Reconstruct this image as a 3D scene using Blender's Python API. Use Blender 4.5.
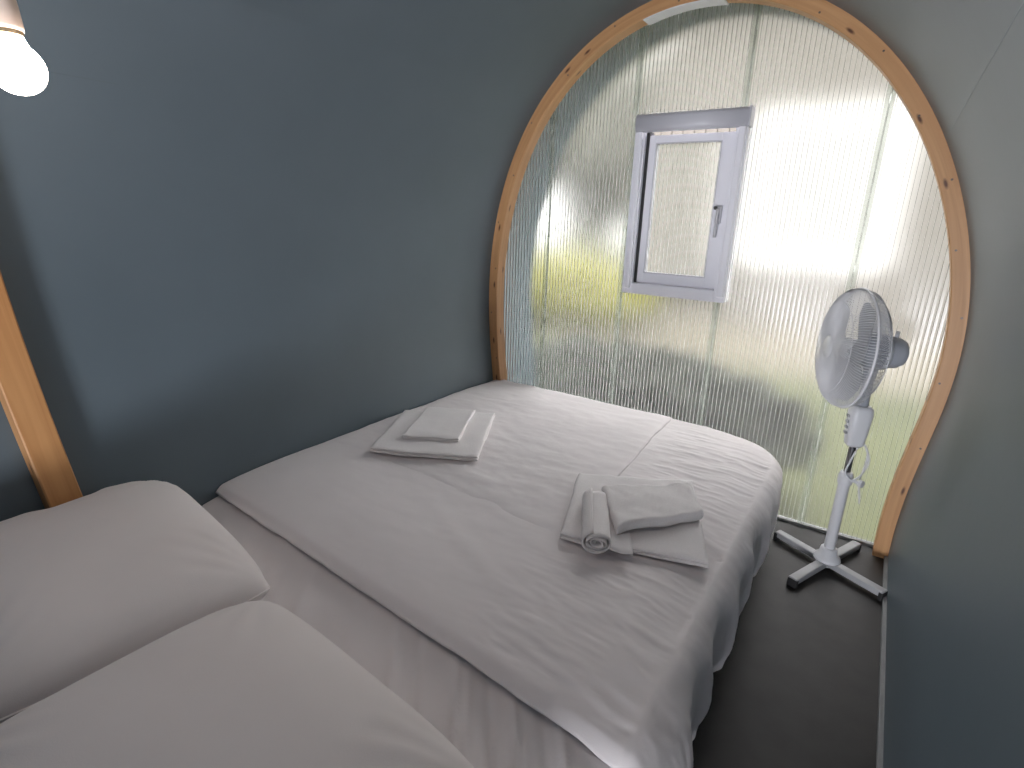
import bpy, bmesh, math, random
from mathutils import Vector, Matrix, noise

for o in list(bpy.data.objects):
    bpy.data.objects.remove(o)
S = bpy.context.scene
C = S.collection
R = random.Random(7)
PI = math.pi

# ------------------------------------------------------------------ camera
cam_d = bpy.data.cameras.new('camera')
cam_d.sensor_width = 36.0
cam_d.lens = 546.0 / 1024.0 * 36.0
cam_d.clip_start = 0.02
cam = bpy.data.objects.new('camera', cam_d)
C.objects.link(cam)
ROT = ((0.8282657589, -0.1893046991, 0.5273893851),
       (0.5596139776, 0.2317151626, -0.7957011244),
       (0.0284258448, 0.9541864673, 0.2978592907))
m = Matrix(ROT).to_4x4()
m.translation = (0.0, 0.0, 1.15)
cam.matrix_world = m
S.camera = cam

# ------------------------------------------------------------------ sky, daylight, exposure
SKY = (1.0, 0.945, 0.985)
w = bpy.data.worlds.new('world')
S.world = w
w.use_nodes = True
bgn = w.node_tree.nodes['Background']
bgn.inputs['Color'].default_value = (*SKY, 1)
bgn.inputs['Strength'].default_value = 4.8

sun_d = bpy.data.lights.new('sun', 'SUN')
sun_d.energy = 4.0
sun_d.angle = math.radians(6)
sun_d.color = (1.0, 0.93, 0.80)
sun = bpy.data.objects.new('sun', sun_d)
C.objects.link(sun)
sun.rotation_euler = Vector((-0.50, 0.42, -0.80)).to_track_quat('-Z', 'Y').to_euler()

# added low area light, standing in for daylight from the pod's other end
low_fill_d = bpy.data.lights.new('low_fill_light', 'AREA')
low_fill_d.shape = 'RECTANGLE'
low_fill_d.size = 0.60
low_fill_d.size_y = 0.36
low_fill_d.energy = 38.0
low_fill_d.color = (0.93, 0.94, 1.0)
low_fill = bpy.data.objects.new('low_fill_light', low_fill_d)
C.objects.link(low_fill)
low_fill.location = (-0.20, -1.74, 0.22)
low_fill.rotation_euler = Vector((0, 1, 0.30)).to_track_quat('-Z', 'Z').to_euler()

vs = S.view_settings
vs.view_transform = 'Standard'
vs.look = 'None'
vs.gamma = 1.0
vs.use_curve_mapping = False
vs.exposure = 0.84
try:
    S.cycles.use_denoising = True
    S.cycles.max_bounces = 14
    S.cycles.diffuse_bounces = 6
    S.cycles.transmission_bounces = 10
    S.cycles.transparent_max_bounces = 24
    S.cycles.sample_clamp_indirect = 6.0
except Exception:
    pass

# ------------------------------------------------------------------ helpers
D = 2.238            # inner face of the translucent end wall
YB = -1.75           # inner face of the entrance wall behind the camera
EAVE = 0.27          # the shell runs on past the end wall

def link(name, me, mat=None, parent=None, smooth=False, kind=None, label=None, cat=None, group=None):
    if isinstance(me, bmesh.types.BMesh):
        bm = me
        me = bpy.data.meshes.new(name)
        bmesh.ops.recalc_face_normals(bm, faces=bm.faces)
        bm.to_mesh(me)
        bm.free()
    o = bpy.data.objects.new(name, me)
    C.objects.link(o)
    if mat is not None and len(me.materials) == 0:
        me.materials.append(mat)
    if smooth:
        for p in me.polygons:
            p.use_smooth = True
    if parent is not None:
        o.parent = parent
    tag(o, label, cat, group, kind)
    return o

def tag(o, label=None, cat=None, group=None, kind=None):
    if label: o['label'] = label
    if cat: o['category'] = cat
    if group: o['group'] = group
    if kind: o['kind'] = kind
    return o

def empty(name, loc=(0, 0, 0), rz=0, **k):
    o = bpy.data.objects.new(name, None)
    o.empty_display_size = 0.05
    C.objects.link(o)
    o.location = loc
    o.rotation_euler = (0, 0, rz)
    return tag(o, **k)

def box(bm, x0, x1, y0, y1, z0, z1, bev=0.0, M=None, seg=2):
    r = bmesh.ops.create_cube(bm, size=1.0)
    vv = r['verts']
    for v in vv:
        v.co = Vector(((x0 + x1) / 2 + v.co.x * (x1 - x0), (y0 + y1) / 2 + v.co.y * (y1 - y0), (z0 + z1) / 2 + v.co.z * (z1 - z0)))
    if M is not None:
        bmesh.ops.transform(bm, matrix=M, verts=vv)
    if bev > 0:
        es = list({e for v in vv for e in v.link_edges})
        bmesh.ops.bevel(bm, geom=es, offset=bev, segments=seg, affect='EDGES', profile=0.5)

def grid_mesh(name, nu, nv, fn, wrap_u=False):
    """mesh from fn(i, j) -> (x, y, z)"""
    vs_, fs = [], []
    for j in range(nv):
        for i in range(nu):
            vs_.append(fn(i, j))
    for j in range(nv - 1):
        for i in range(nu if wrap_u else nu - 1):
            a = j * nu + i
            b = j * nu + (i + 1) % nu
            fs.append((a, b, b + nu, a + nu))
    me = bpy.data.meshes.new(name)
    me.from_pydata(vs_, [], fs)
    me.update()
    return me

def frame_at(t):
    t = t.normalized()
    up = Vector((0, 0, 1)) if abs(t.z) < 0.95 else Vector((1, 0, 0))
    a = t.cross(up).normalized()
    return a, t.cross(a).normalized()

def tube(bm, pts, r, n=8, closed=False, cap=True):
    pts = [Vector(p) for p in pts]
    rings = []
    L = len(pts)
    for i, p in enumerate(pts):
        if closed:
            t = pts[(i + 1) % L] - pts[i - 1]
        else:
            t = pts[min(i + 1, L - 1)] - pts[max(i - 1, 0)]
        a, b = frame_at(t)
        rr = r[i] if isinstance(r, (list, tuple)) else r
        rings.append([bm.verts.new(p + rr * (a * math.cos(2 * PI * k / n) + b * math.sin(2 * PI * k / n))) for k in range(n)])
    for i in range(L if closed else L - 1):
        A, B = rings[i], rings[(i + 1) % L]
        for k in range(n):
            bm.faces.new((A[k], A[(k + 1) % n], B[(k + 1) % n], B[k]))
    if cap and not closed:
        bm.faces.new(rings[0]); bm.faces.new(rings[-1])

def lathe(bm, prof, n=32, M=None):
    """prof: list of (r, z) around local Z"""
    rings = []
    for r, z in prof:
        if r < 1e-6:
            rings.append([bm.verts.new((0, 0, z))])
        else:
            rings.append([bm.verts.new((r * math.cos(2 * PI * k / n), r * math.sin(2 * PI * k / n), z)) for k in range(n)])
    for A, B in zip(rings, rings[1:]):
        if len(A) == 1 and len(B) == 1:
            continue
        for k in range(n):
            k2 = (k + 1) % n
            if len(A) == 1: bm.faces.new((A[0], B[k], B[k2]))
            elif len(B) == 1: bm.faces.new((A[k], A[k2], B[0]))
            else: bm.faces.new((A[k], A[k2], B[k2], B[k]))
    if M is not None:
        bmesh.ops.transform(bm, matrix=M, verts=[v for rg in rings for v in rg])

# ------------------------------------------------------------------ materials
def new_mat(name):
    mt = bpy.data.materials.new(name)
    mt.use_nodes = True
    nt = mt.node_tree
    return mt, nt, nt.nodes['Principled BSDF']

def N(nt, typ, **kw):
    n = nt.nodes.new(typ)
    for k, v in kw.items():
        if k in n.inputs: n.inputs[k].default_value = v
        else: setattr(n, k, v)
    return n

def mat_noise(name, c1, c2, scale=8.0, rough=0.6, bump=0.0, bscale=60.0, metallic=0.0, stretch=(1, 1, 1), spec=0.5, sheen=0.0, detail=5.0):
    mt, nt, bs = new_mat(name)
    L = nt.links.new
    tc = N(nt, 'ShaderNodeTexCoord')
    mp = N(nt, 'ShaderNodeMapping')
    mp.inputs['Scale'].default_value = stretch
    L(tc.outputs['Object'], mp.inputs['Vector'])
    nz = N(nt, 'ShaderNodeTexNoise', Scale=scale, Detail=detail)
    L(mp.outputs['Vector'], nz.inputs['Vector'])
    cr = N(nt, 'ShaderNodeValToRGB')
    cr.color_ramp.elements[0].position = 0.3
    cr.color_ramp.elements[0].color = (*c1, 1)
    cr.color_ramp.elements[1].position = 0.7
    cr.color_ramp.elements[1].color = (*c2, 1)
    L(nz.outputs['Fac'], cr.inputs['Fac'])
    L(cr.outputs['Color'], bs.inputs['Base Color'])
    bs.inputs['Roughness'].default_value = rough
    bs.inputs['Metallic'].default_value = metallic
    bs.inputs['Specular IOR Level'].default_value = spec
    if sheen:
        bs.inputs['Sheen Weight'].default_value = sheen
    if bump:
        n2 = N(nt, 'ShaderNodeTexNoise', Scale=bscale, Detail=4.0)
        L(mp.outputs['Vector'], n2.inputs['Vector'])
        bp = N(nt, 'ShaderNodeBump', Strength=bump, Distance=0.004)
        L(n2.outputs['Fac'], bp.inputs['Height'])
        L(bp.outputs['Normal'], bs.inputs['Normal'])
    return mt

M = {}
M['paint'] = mat_noise('blue_grey_paint', (0.097, 0.127, 0.148), (0.107, 0.139, 0.162), 3.0, 0.42, 0.04, 25, spec=0.45)
M['paint_dark'] = mat_noise('dark_joint_paint', (0.08, 0.11, 0.12), (0.10, 0.13, 0.14), 8, 0.6)  # darker tone for the short left board joint
M['paint_light'] = mat_noise('joint_filler_paint', (0.19, 0.225, 0.25), (0.22, 0.255, 0.28), 8, 0.6)
M['floor'] = mat_noise('dark_vinyl', (0.012, 0.0115, 0.011), (0.021, 0.020, 0.019), 14, 0.55, 0.05, 90)
M['trimgrey'] = mat_noise('grey_trim', (0.22, 0.23, 0.23), (0.28, 0.29, 0.29), 10, 0.5)
M['sheet'] = mat_noise('white_cotton', (0.85, 0.81, 0.815), (0.885, 0.845, 0.85), 5, 0.85, 0.10, 500, spec=0.2, sheen=0.1)
M['sheet_under'] = mat_noise('white_cotton_under', (0.82, 0.785, 0.79), (0.86, 0.825, 0.83), 5, 0.85, 0.10, 500, spec=0.2)
M['pillow'] = mat_noise('pillow_cotton', (0.82, 0.78, 0.77), (0.86, 0.82, 0.81), 4, 0.85, 0.08, 500, spec=0.2, sheen=0.1)
M['towel'] = mat_noise('white_terry', (0.87, 0.84, 0.84), (0.92, 0.89, 0.89), 260, 0.95, 0.35, 420, spec=0.1, sheen=0.3)
M['base'] = mat_noise('dark_bed_base', (0.022, 0.021, 0.022), (0.035, 0.034, 0.035), 20, 0.8)
M['pvc'] = mat_noise('white_pvc', (0.86, 0.86, 0.92), (0.88, 0.88, 0.94), 6, 0.32, spec=0.5)
M['pvc_grey'] = mat_noise('grey_aluminium_cassette', (0.58, 0.58, 0.63), (0.63, 0.63, 0.68), 6, 0.38)
M['rubber'] = mat_noise('black_rubber_seal', (0.02, 0.02, 0.022), (0.03, 0.03, 0.032), 30, 0.7)
M['handle'] = mat_noise('silver_handle', (0.55, 0.55, 0.58), (0.62, 0.62, 0.65), 10, 0.3, metallic=0.6)
M['white_board'] = mat_noise('white_board', (0.78, 0.79, 0.80), (0.84, 0.85, 0.86), 6, 0.4)
M['fan_white'] = mat_noise('fan_white_plastic', (0.70, 0.71, 0.74), (0.75, 0.76, 0.79), 8, 0.35)
M['fan_grey'] = mat_noise('fan_grey_housing', (0.40, 0.42, 0.47), (0.45, 0.47, 0.52), 8, 0.4)
M['fan_metal'] = mat_noise('fan_painted_steel', (0.36, 0.37, 0.385), (0.40, 0.41, 0.425), 8, 0.4)
M['chrome'] = mat_noise('dark_chrome_pole', (0.16, 0.16, 0.17), (0.22, 0.22, 0.23), 8, 0.2, metallic=0.9)
M['black'] = mat_noise('black_plastic', (0.015, 0.015, 0.016), (0.025, 0.025, 0.026), 20, 0.5)
M['button'] = mat_noise('grey_button', (0.30, 0.31, 0.34), (0.36, 0.37, 0.40), 20, 0.4)
M['wire'] = mat_noise('white_wire', (0.72, 0.73, 0.76), (0.78, 0.79, 0.82), 20, 0.35)
M['holder'] = mat_noise('pale_pink_ceramic', (0.68, 0.56, 0.48), (0.74, 0.62, 0.54), 10, 0.45)
M['brass'] = mat_noise('dull_brass_collar', (0.28, 0.22, 0.14), (0.36, 0.29, 0.19), 30, 0.35, metallic=0.7)
M['screw'] = mat_noise('steel_screw', (0.10, 0.08, 0.07), (0.16, 0.13, 0.11), 90, 0.4, metallic=0.5)

def blade_mat():
    mt, nt, bs = new_mat('translucent_blade')
    L = nt.links.new
    nz = N(nt, 'ShaderNodeTexNoise', Scale=6.0)
    cr = N(nt, 'ShaderNodeValToRGB')
    cr.color_ramp.elements[0].color = (0.62, 0.63, 0.66, 1)
    cr.color_ramp.elements[1].color = (0.68, 0.69, 0.72, 1)
    L(nz.outputs['Fac'], cr.inputs['Fac'])
    L(cr.outputs['Color'], bs.inputs['Base Color'])
    bs.inputs['Roughness'].default_value = 0.3
    tr = N(nt, 'ShaderNodeBsdfTranslucent')
    tr.inputs['Color'].default_value = (0.75, 0.76, 0.8, 1)
    mx = N(nt, 'ShaderNodeMixShader')
    mx.inputs['Fac'].default_value = 0.35
    L(bs.outputs[0], mx.inputs[1]); L(tr.outputs[0], mx.inputs[2])
    L(mx.outputs[0], nt.nodes['Material Output'].inputs['Surface'])
    return mt
M['blade'] = blade_mat()

def wood_mat(name, c_lo, c_hi, c_knot, seed):
    """pine: UV x runs along the board in metres, y across it"""
    mt, nt, bs = new_mat(name)
    L = nt.links.new
    uv = N(nt, 'ShaderNodeUVMap')
    mp = N(nt, 'ShaderNodeMapping')
    mp.inputs['Scale'].default_value = (2.2, 55.0, 1.0)
    mp.inputs['Location'].default_value = (seed, seed * 2.0, 0)
    L(uv.outputs['UV'], mp.inputs['Vector'])
    nz = N(nt, 'ShaderNodeTexNoise', Scale=1.0, Detail=5.0, Distortion=0.6)
    L(mp.outputs['Vector'], nz.inputs['Vector'])
    cr = N(nt, 'ShaderNodeValToRGB')
    cr.color_ramp.elements[0].position = 0.32; cr.color_ramp.elements[0].color = (*c_lo, 1)
    cr.color_ramp.elements[1].position = 0.68; cr.color_ramp.elements[1].color = (*c_hi, 1)
    L(nz.outputs['Fac'], cr.inputs['Fac'])
    mp2 = N(nt, 'ShaderNodeMapping')
    mp2.inputs['Scale'].default_value = (3.4, 11.0, 1.0)
    mp2.inputs['Location'].default_value = (seed * 1.7, seed, 0)
    L(uv.outputs['UV'], mp2.inputs['Vector'])
    vo = N(nt, 'ShaderNodeTexVoronoi', Scale=1.0)
    vo.voronoi_dimensions = '2D'
    L(mp2.outputs['Vector'], vo.inputs['Vector'])
    kr = N(nt, 'ShaderNodeValToRGB')
    kr.color_ramp.elements[0].position = 0.025; kr.color_ramp.elements[0].color = (1, 1, 1, 1)
    kr.color_ramp.elements[1].position = 0.07; kr.color_ramp.elements[1].color = (0, 0, 0, 1)
    L(vo.outputs['Distance'], kr.inputs['Fac'])
    mx = N(nt, 'ShaderNodeMix', data_type='RGBA')
    L(kr.outputs['Color'], mx.inputs['Factor'])
    L(cr.outputs['Color'], mx.inputs['A'])
    mx.inputs['B'].default_value = (*c_knot, 1)
    L(mx.outputs['Result'], bs.inputs['Base Color'])
    bs.inputs['Roughness'].default_value = 0.45
    bp = N(nt, 'ShaderNodeBump', Strength=0.15, Distance=0.002)
    L(nz.outputs['Fac'], bp.inputs['Height'])
    L(bp.outputs['Normal'], bs.inputs['Normal'])
    return mt
M['pine'] = wood_mat('varnished_pine', (0.50, 0.262, 0.112), (0.62, 0.35, 0.165), (0.10, 0.035, 0.015), 3.3)
M['pine2'] = wood_mat('varnished_pine_near', (0.42, 0.20, 0.075), (0.52, 0.27, 0.11), (0.10, 0.03, 0.012), 8.1)

def scatter_mat():
    """outer skin of the multiwall polycarbonate: blurs what stands outside and glows softly"""
    mt, nt, bs = new_mat('opal_polycarbonate')
    nt.nodes.remove(bs)
    L = nt.links.new
    tc = N(nt, 'ShaderNodeTexCoord')
    mp = N(nt, 'ShaderNodeMapping'); mp.inputs['Scale'].default_value = (9, 1, 1.2)
    L(tc.outputs['Object'], mp.inputs['Vector'])
    nz = N(nt, 'ShaderNodeTexNoise', Scale=1.0, Detail=3.0)
    L(mp.outputs['Vector'], nz.inputs['Vector'])
    cr = N(nt, 'ShaderNodeValToRGB')
    cr.color_ramp.elements[0].color = (0.80, 0.82, 0.80, 1)
    cr.color_ramp.elements[1].color = (0.90, 0.91, 0.89, 1)
    L(nz.outputs['Fac'], cr.inputs['Fac'])
    rf = N(nt, 'ShaderNodeBsdfRefraction', Roughness=0.50, IOR=1.16)
    L(cr.outputs['Color'], rf.inputs['Color'])
    tl = N(nt, 'ShaderNodeBsdfTranslucent')
    L(cr.outputs['Color'], tl.inputs['Color'])
    mx = N(nt, 'ShaderNodeMixShader'); mx.inputs['Fac'].default_value = 0.05
    L(rf.outputs[0], mx.inputs[1]); L(tl.outputs[0], mx.inputs[2])
    L(mx.outputs[0], nt.nodes['Material Output'].inputs['Surface'])
    return mt
M['opal'] = scatter_mat()

def clear_mat(name, tint, gloss, rough):
    mt, nt, bs = new_mat(name)
    nt.nodes.remove(bs)
    L = nt.links.new
    tc = N(nt, 'ShaderNodeTexCoord')
    nz = N(nt, 'ShaderNodeTexNoise', Scale=3.0)
    L(tc.outputs['Object'], nz.inputs['Vector'])
    cr = N(nt, 'ShaderNodeValToRGB')
    cr.color_ramp.elements[0].color = (*[c * 0.95 for c in tint], 1)
    cr.color_ramp.elements[1].color = (*tint, 1)
    L(nz.outputs['Fac'], cr.inputs['Fac'])
    tp = N(nt, 'ShaderNodeBsdfTransparent')
    L(cr.outputs['Color'], tp.inputs['Color'])
    gl = N(nt, 'ShaderNodeBsdfGlossy', Roughness=rough)
    fr = N(nt, 'ShaderNodeFresnel', IOR=1.0 + gloss)
    mx = N(nt, 'ShaderNodeMixShader')
    L(fr.outputs[0], mx.inputs['Fac'])
    L(tp.outputs[0], mx.inputs[1]); L(gl.outputs[0], mx.inputs[2])
    L(mx.outputs[0], nt.nodes['Material Output'].inputs['Surface'])
    return mt
M['clear'] = clear_mat('clear_polycarbonate_skin', (0.96, 0.97, 0.96), 0.5, 0.22)

def web_mat(lo=0.80, hi=0.90, f=0.3):
    mt, nt, bs = new_mat('polycarbonate_web')
    nt.nodes.remove(bs)
    L = nt.links.new
    tc = N(nt, 'ShaderNodeTexCoord')
    nz = N(nt, 'ShaderNodeTexNoise', Scale=2.0)
    L(tc.outputs['Object'], nz.inputs['Vector'])
    cr = N(nt, 'ShaderNodeValToRGB')
    cr.color_ramp.elements[0].color = (lo, lo + 0.02, lo, 1)
    cr.color_ramp.elements[1].color = (hi, hi + 0.02, hi, 1)
    L(nz.outputs['Fac'], cr.inputs['Fac'])
    tp = N(nt, 'ShaderNodeBsdfTransparent')
    L(cr.outputs['Color'], tp.inputs['Color'])
    tl = N(nt, 'ShaderNodeBsdfTranslucent'); tl.inputs['Color'].default_value = (0.8, 0.8, 0.8, 1)
    mx = N(nt, 'ShaderNodeMixShader'); mx.inputs['Fac'].default_value = f
    L(tp.outputs[0], mx.inputs[1]); L(tl.outputs[0], mx.inputs[2])
    L(mx.outputs[0], nt.nodes['Material Output'].inputs['Surface'])
    return mt
M['web'] = web_mat()

def emit_mat(name, col, strength):
    mt, nt, bs = new_mat(name)
    L = nt.links.new
    lw = N(nt, 'ShaderNodeTexNoise', Scale=2.0)
    cr = N(nt, 'ShaderNodeValToRGB')
    cr.color_ramp.elements[0].color = (*[c * 0.97 for c in col], 1)
    cr.color_ramp.elements[1].color = (*col, 1)
    L(lw.outputs['Fac'], cr.inputs['Fac'])
    bs.inputs['Base Color'].default_value = (0.9, 0.88, 0.85, 1)
    L(cr.outputs['Color'], bs.inputs['Emission Color'])
    bs.inputs['Emission Strength'].default_value = strength
    return mt
M['bulb'] = emit_mat('lit_opal_bulb', (1.0, 0.82, 0.71), 34.0)
M['grass'] = mat_noise('lawn_grass', (0.025, 0.030, 0.009), (0.040, 0.046, 0.014), 2.5, 0.9, 0.5, 40)
M['leaf_dark'] = mat_noise('dark_foliage', (0.014, 0.018, 0.010), (0.028, 0.034, 0.019), 6, 0.8, 0.8, 12)
M['leaf_lime'] = mat_noise('lime_foliage', (0.100, 0.098, 0.017), (0.135, 0.132, 0.024), 6, 0.8, 0.8, 12)
M['leaf_grey'] = mat_noise('grey_green_foliage', (0.060, 0.060, 0.050), (0.10, 0.10, 0.085), 3, 0.85, 0.8, 10)
M['fence'] = mat_noise('weathered_beige_boards', (0.096, 0.090, 0.080), (0.120, 0.113, 0.101), 5, 0.8, 0.3, 30, stretch=(6, 6, 1))
M['sky_glow'] = mat_noise('sky_glow_paint', (0.23, 0.23, 0.225), (0.27, 0.27, 0.264), 8, 0.6)  # pale tone stands in for the bright sky glow
M['gravel'] = mat_noise('paving', (0.072, 0.064, 0.046), (0.094, 0.085, 0.063), 12, 0.9, 0.4, 60)

# ------------------------------------------------------------------ the pod's horseshoe profile
PC = (-0.67, 0.85)
PCO = [2.5864, 0.6898, -4.6538, -1.2309, 3.7562, 0.7231, -1.3027, -0.1421, 1.067]
TH0, TH1 = -2.3533, 2.3446
def prof(th):
    u = th / 2.5
    r = 0.0
    for c in PCO:
        r = r * u + c
    return PC[0] + r * math.sin(th), PC[1] + r * math.cos(th)
NP = 180
PTS = [prof(TH0 + (TH1 - TH0) * i / NP) for i in range(NP + 1)]
NRM = []
for i in range(NP + 1):
    a = PTS[max(i - 1, 0)]; b = PTS[min(i + 1, NP)]
    tx, tz = b[0] - a[0], b[1] - a[1]
    l = math.hypot(tx, tz)
    NRM.append((tz / l, -tx / l))     # inward
ARC = [0.0]
for i in range(NP):
    ARC.append(ARC[-1] + math.hypot(PTS[i + 1][0] - PTS[i][0], PTS[i + 1][1] - PTS[i][1]))

def ztop(x, off=0.0):
    """height of the profile (pushed inwards by off) above x"""
    best = 0.0
    for i in range(NP):
        x0 = PTS[i][0] + NRM[i][0] * off; x1 = PTS[i + 1][0] + NRM[i + 1][0] * off
        z0 = PTS[i][1] + NRM[i][1] * off; z1 = PTS[i + 1][1] + NRM[i + 1][1] * off
        if (x0 - x) * (x1 - x) <= 0 and x0 != x1:
            best = max(best, z0 + (z1 - z0) * (x - x0) / (x1 - x0))
    return best
def xwall(z, right=False):
    best = None
    for i in range(NP):
        z0, z1 = PTS[i][1], PTS[i + 1][1]
        if (z0 - z) * (z1 - z) <= 0 and z0 != z1:
            x = PTS[i][0] + (PTS[i + 1][0] - PTS[i][0]) * (z - z0) / (z1 - z0)
            if best is None or (x > best) == right: best = x
    return best

def shell(name, i0, i1, label, cat):
    ys = [YB - 0.05] + [YB + 0.5 * k for k in range(1, 9)] + [D + EAVE]
    n = i1 - i0 + 1
    th = 0.035
    vs_, fs = [], []
    for y in ys:
        for i in range(i0, i1 + 1):
            vs_.append((PTS[i][0], y, PTS[i][1]))
    for y in ys:
        for i in range(i0, i1 + 1):
            vs_.append((PTS[i][0] - NRM[i][0] * th, y, PTS[i][1] - NRM[i][1] * th))
    B = len(ys) * n
    for j in range(len(ys) - 1):
        for i in range(n - 1):
            a = j * n + i
            fs.append((a, a + 1, a + n + 1, a + n))
            fs.append((B + a, B + a + n, B + a + n + 1, B + a + 1))
    for i in range(n - 1):
        fs.append((i, B + i, B + i + 1, i + 1))
        e = (len(ys) - 1) * n
        fs.append((e + i, e + i + 1, B + e + i + 1, B + e + i))
    for j in range(len(ys) - 1):
        a = j * n
        fs.append((a, a + n, B + a + n, B + a))
        a = j * n + n - 1
        fs.append((a, B + a, B + a + n, a + n))
    me = bpy.data.meshes.new(name)
    me.from_pydata(vs_, [], fs)
    me.update()
    k = 0
    for p in me.polygons:
        p.use_smooth = True
    o = link(name, me, M['paint'], kind='structure', label=label, cat=cat)
    try:
        me.set_sharp_from_angle(angle=math.radians(40))
    except Exception:
        pass
    return o

wl = shell('wall_left', 0, 62, 'blue-grey painted curved wall along the left of the bed', 'wall')
ce = shell('ceiling', 62, 112, 'blue-grey painted curved vault over the bed', 'ceiling')
wr = shell('wall_right', 112, NP, 'blue-grey painted curved wall beside the fan', 'wall')

def joint(i, parent, y0, y1, mat, wdt=0.0016):
    """the filled joint between two wall boards, running the length of the pod"""
    bm = bmesh.new()
    x, z = PTS[i]; nx, nz = NRM[i]
    tx, tz = -nz, nx
    for (s, q) in ((0, 0),):
        pass
    co = []
    for y in (y0, y1):
        for a, b in ((-1, -0.5), (1, -0.5), (1, 0.35), (-1, 0.35)):
            co.append(bm.verts.new((x + tx * a * wdt + nx * b * wdt, y, z + tz * a * wdt + nz * b * wdt)))
    for f in ((0, 1, 2, 3), (7, 6, 5, 4), (0, 4, 5, 1), (1, 5, 6, 2), (2, 6, 7, 3), (3, 7, 4, 0)):
        bm.faces.new([co[k] for k in f])
    return link('board_joint', bm, mat, parent)
iR = min(range(112, NP), key=lambda i: abs(PTS[i][1] - 1.395))
joint(iR, wr, YB, D - 0.08, M['paint_light'], 0.0009)
iL = min(range(0, 62), key=lambda i: abs(PTS[i][1] - 1.40))
joint(iL, wl, 0.50, 0.62, M['paint_dark'], 0.0007)

# floor
bm = bmesh.new()
box(bm, PTS[0][0] - 0.03, PTS[-1][0] + 0.03, YB - 0.05, D + 0.02, -0.06, 0.0)
link('floor', bm, M['floor'], kind='structure', label='dark charcoal vinyl floor beside the bed', cat='floor')
# pale trim where the right wall meets the floor
bm = bmesh.new()
xr0 = PTS[-1][0]
box(bm, xr0 - 0.011, xr0 + 0.004, YB, D - 0.07, 0.0, 0.016, 0.002)
link('baseboard_right', bm, M['trimgrey'], kind='structure', label='thin pale grey strip where the right wall meets the floor', cat='baseboard')

# entrance wall behind the camera, with a low opening added for the fill light
def wall_piece(xa, xb, z0fn, z1fn, y0, y1, nseg):
    bm = bmesh.new()
    cols = []
    for k in range(nseg + 1):
        x = xa + (xb - xa) * k / nseg
        a, b = z0fn(x), z1fn(x)
        cols.append([bm.verts.new((x, y0, a)), bm.verts.new((x, y0, b)), bm.verts.new((x, y1, b)), bm.verts.new((x, y1, a))])
    for A, B in zip(cols, cols[1:]):
        for q in range(4):
            bm.faces.new((A[q], A[(q + 1) % 4], B[(q + 1) % 4], B[q]))
    bm.faces.new(cols[0]); bm.faces.new(cols[-1])
    return bm
wb = empty('wall_back', (0, YB, 0), kind='structure', label='blue-grey entrance wall behind the camera', cat='wall')
def wbp(bm, nm):
    o = link(nm, bm, M['paint'], wb)
    o.matrix_parent_inverse = Matrix.Translation((0, -YB, 0))
    return o
dx0, dx1, dz1 = -0.52, 0.12, 0.42
wbp(wall_piece(-1.58, dx0, lambda x: 0.0, lambda x: ztop(x, -0.01), YB - 0.05, YB, 24), 'wall_panel')
wbp(wall_piece(dx1, 0.235, lambda x: 0.0, lambda x: ztop(x, -0.01), YB - 0.05, YB, 24), 'wall_panel')
wbp(wall_piece(dx0, dx1, lambda x: dz1, lambda x: ztop(x, -0.01), YB - 0.05, YB, 16), 'wall_panel')
wbp(wall_piece(dx0, dx1, lambda x: 0.0, lambda x: 0.04, YB - 0.05, YB, 2), 'opening_sill')

# ------------------------------------------------------------------ timber arches
def arch(name, yfn, depth, width, mat, label, i0=0, i1=NP):
    """rectangular timber bent round the inside of the shell; yfn(z) gives the near face"""
    bm = bmesh.new()
    uvl = bm.loops.layers.uv.new('UVMap')
    rows = []
    bv = 0.003
    cs = [(0.0, 0.0), (width - bv, 0.0), (width, bv), (width, depth - bv), (width - bv, depth), (0.0, depth)]
    lens = [0, width - bv, width, width + depth, width + depth + bv, 2 * width + depth, 2 * width + 2 * depth]
    for i in range(i0, i1 + 1):
        rows.append([bm.verts.new((PTS[i][0] + NRM[i][0] * a, yfn(PTS[i][1]) + d, max(0.0, PTS[i][1] + NRM[i][1] * a))) for a, d in cs])
    for k in range(len(rows) - 1):
        A, B = rows[k], rows[k + 1]
        for q in range(6):
            q2 = (q + 1) % 6
            f = bm.faces.new((A[q], A[q2], B[q2], B[q]))
            f.smooth = True
            uvs = ((ARC[i0 + k], lens[q]), (ARC[i0 + k], lens[q + 1]), (ARC[i0 + k + 1], lens[q + 1]), (ARC[i0 + k + 1], lens[q]))
            for lp, t in zip(f.loops, uvs):
                lp[uvl].uv = t
    bm.faces.new(rows[0]); bm.faces.new(rows[-1])
    o = link(name, bm, mat, label=label, cat='beam')
    try:
        o.data.set_sharp_from_angle(angle=math.radians(30))
    except Exception:
        pass
    return o

AT, AW = 0.066, 0.046
arch1 = arch('timber_arch', lambda z: D - AT, AT - 0.003, AW, M['pine'], 'varnished pine arch framing the translucent end wall')
def lean(z):
    return 0.345 - 0.088 * (z - 0.47)
arch2 = arch('timber_arch', lean, 0.066, 0.05, M['pine2'], 'varnished pine arch rib on the left wall beside the pillows')

# countersunk screws along the end arch
sm = bpy.data.meshes.new('screw')
bm = bmesh.new()
lathe(bm, [(0, 0.0), (0.0030, 0.0), (0.0036, -0.0008), (0.0036, -0.002), (0, -0.002)], 10)
bm.to_mesh(sm); bm.free(); sm.materials.append(M['screw'])
for k, i in enumerate(range(14, NP - 6, 9)):
    a = 0.014 if k % 2 else 0.032
    o = bpy.data.objects.new('screw', sm)
    C.objects.link(o)
    o.parent = arch1
    o.location = (PTS[i][0] + NRM[i][0] * a, D - AT - 0.0006, PTS[i][1] + NRM[i][1] * a)
    o.rotation_euler = (PI / 2, 0, 0)

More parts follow.
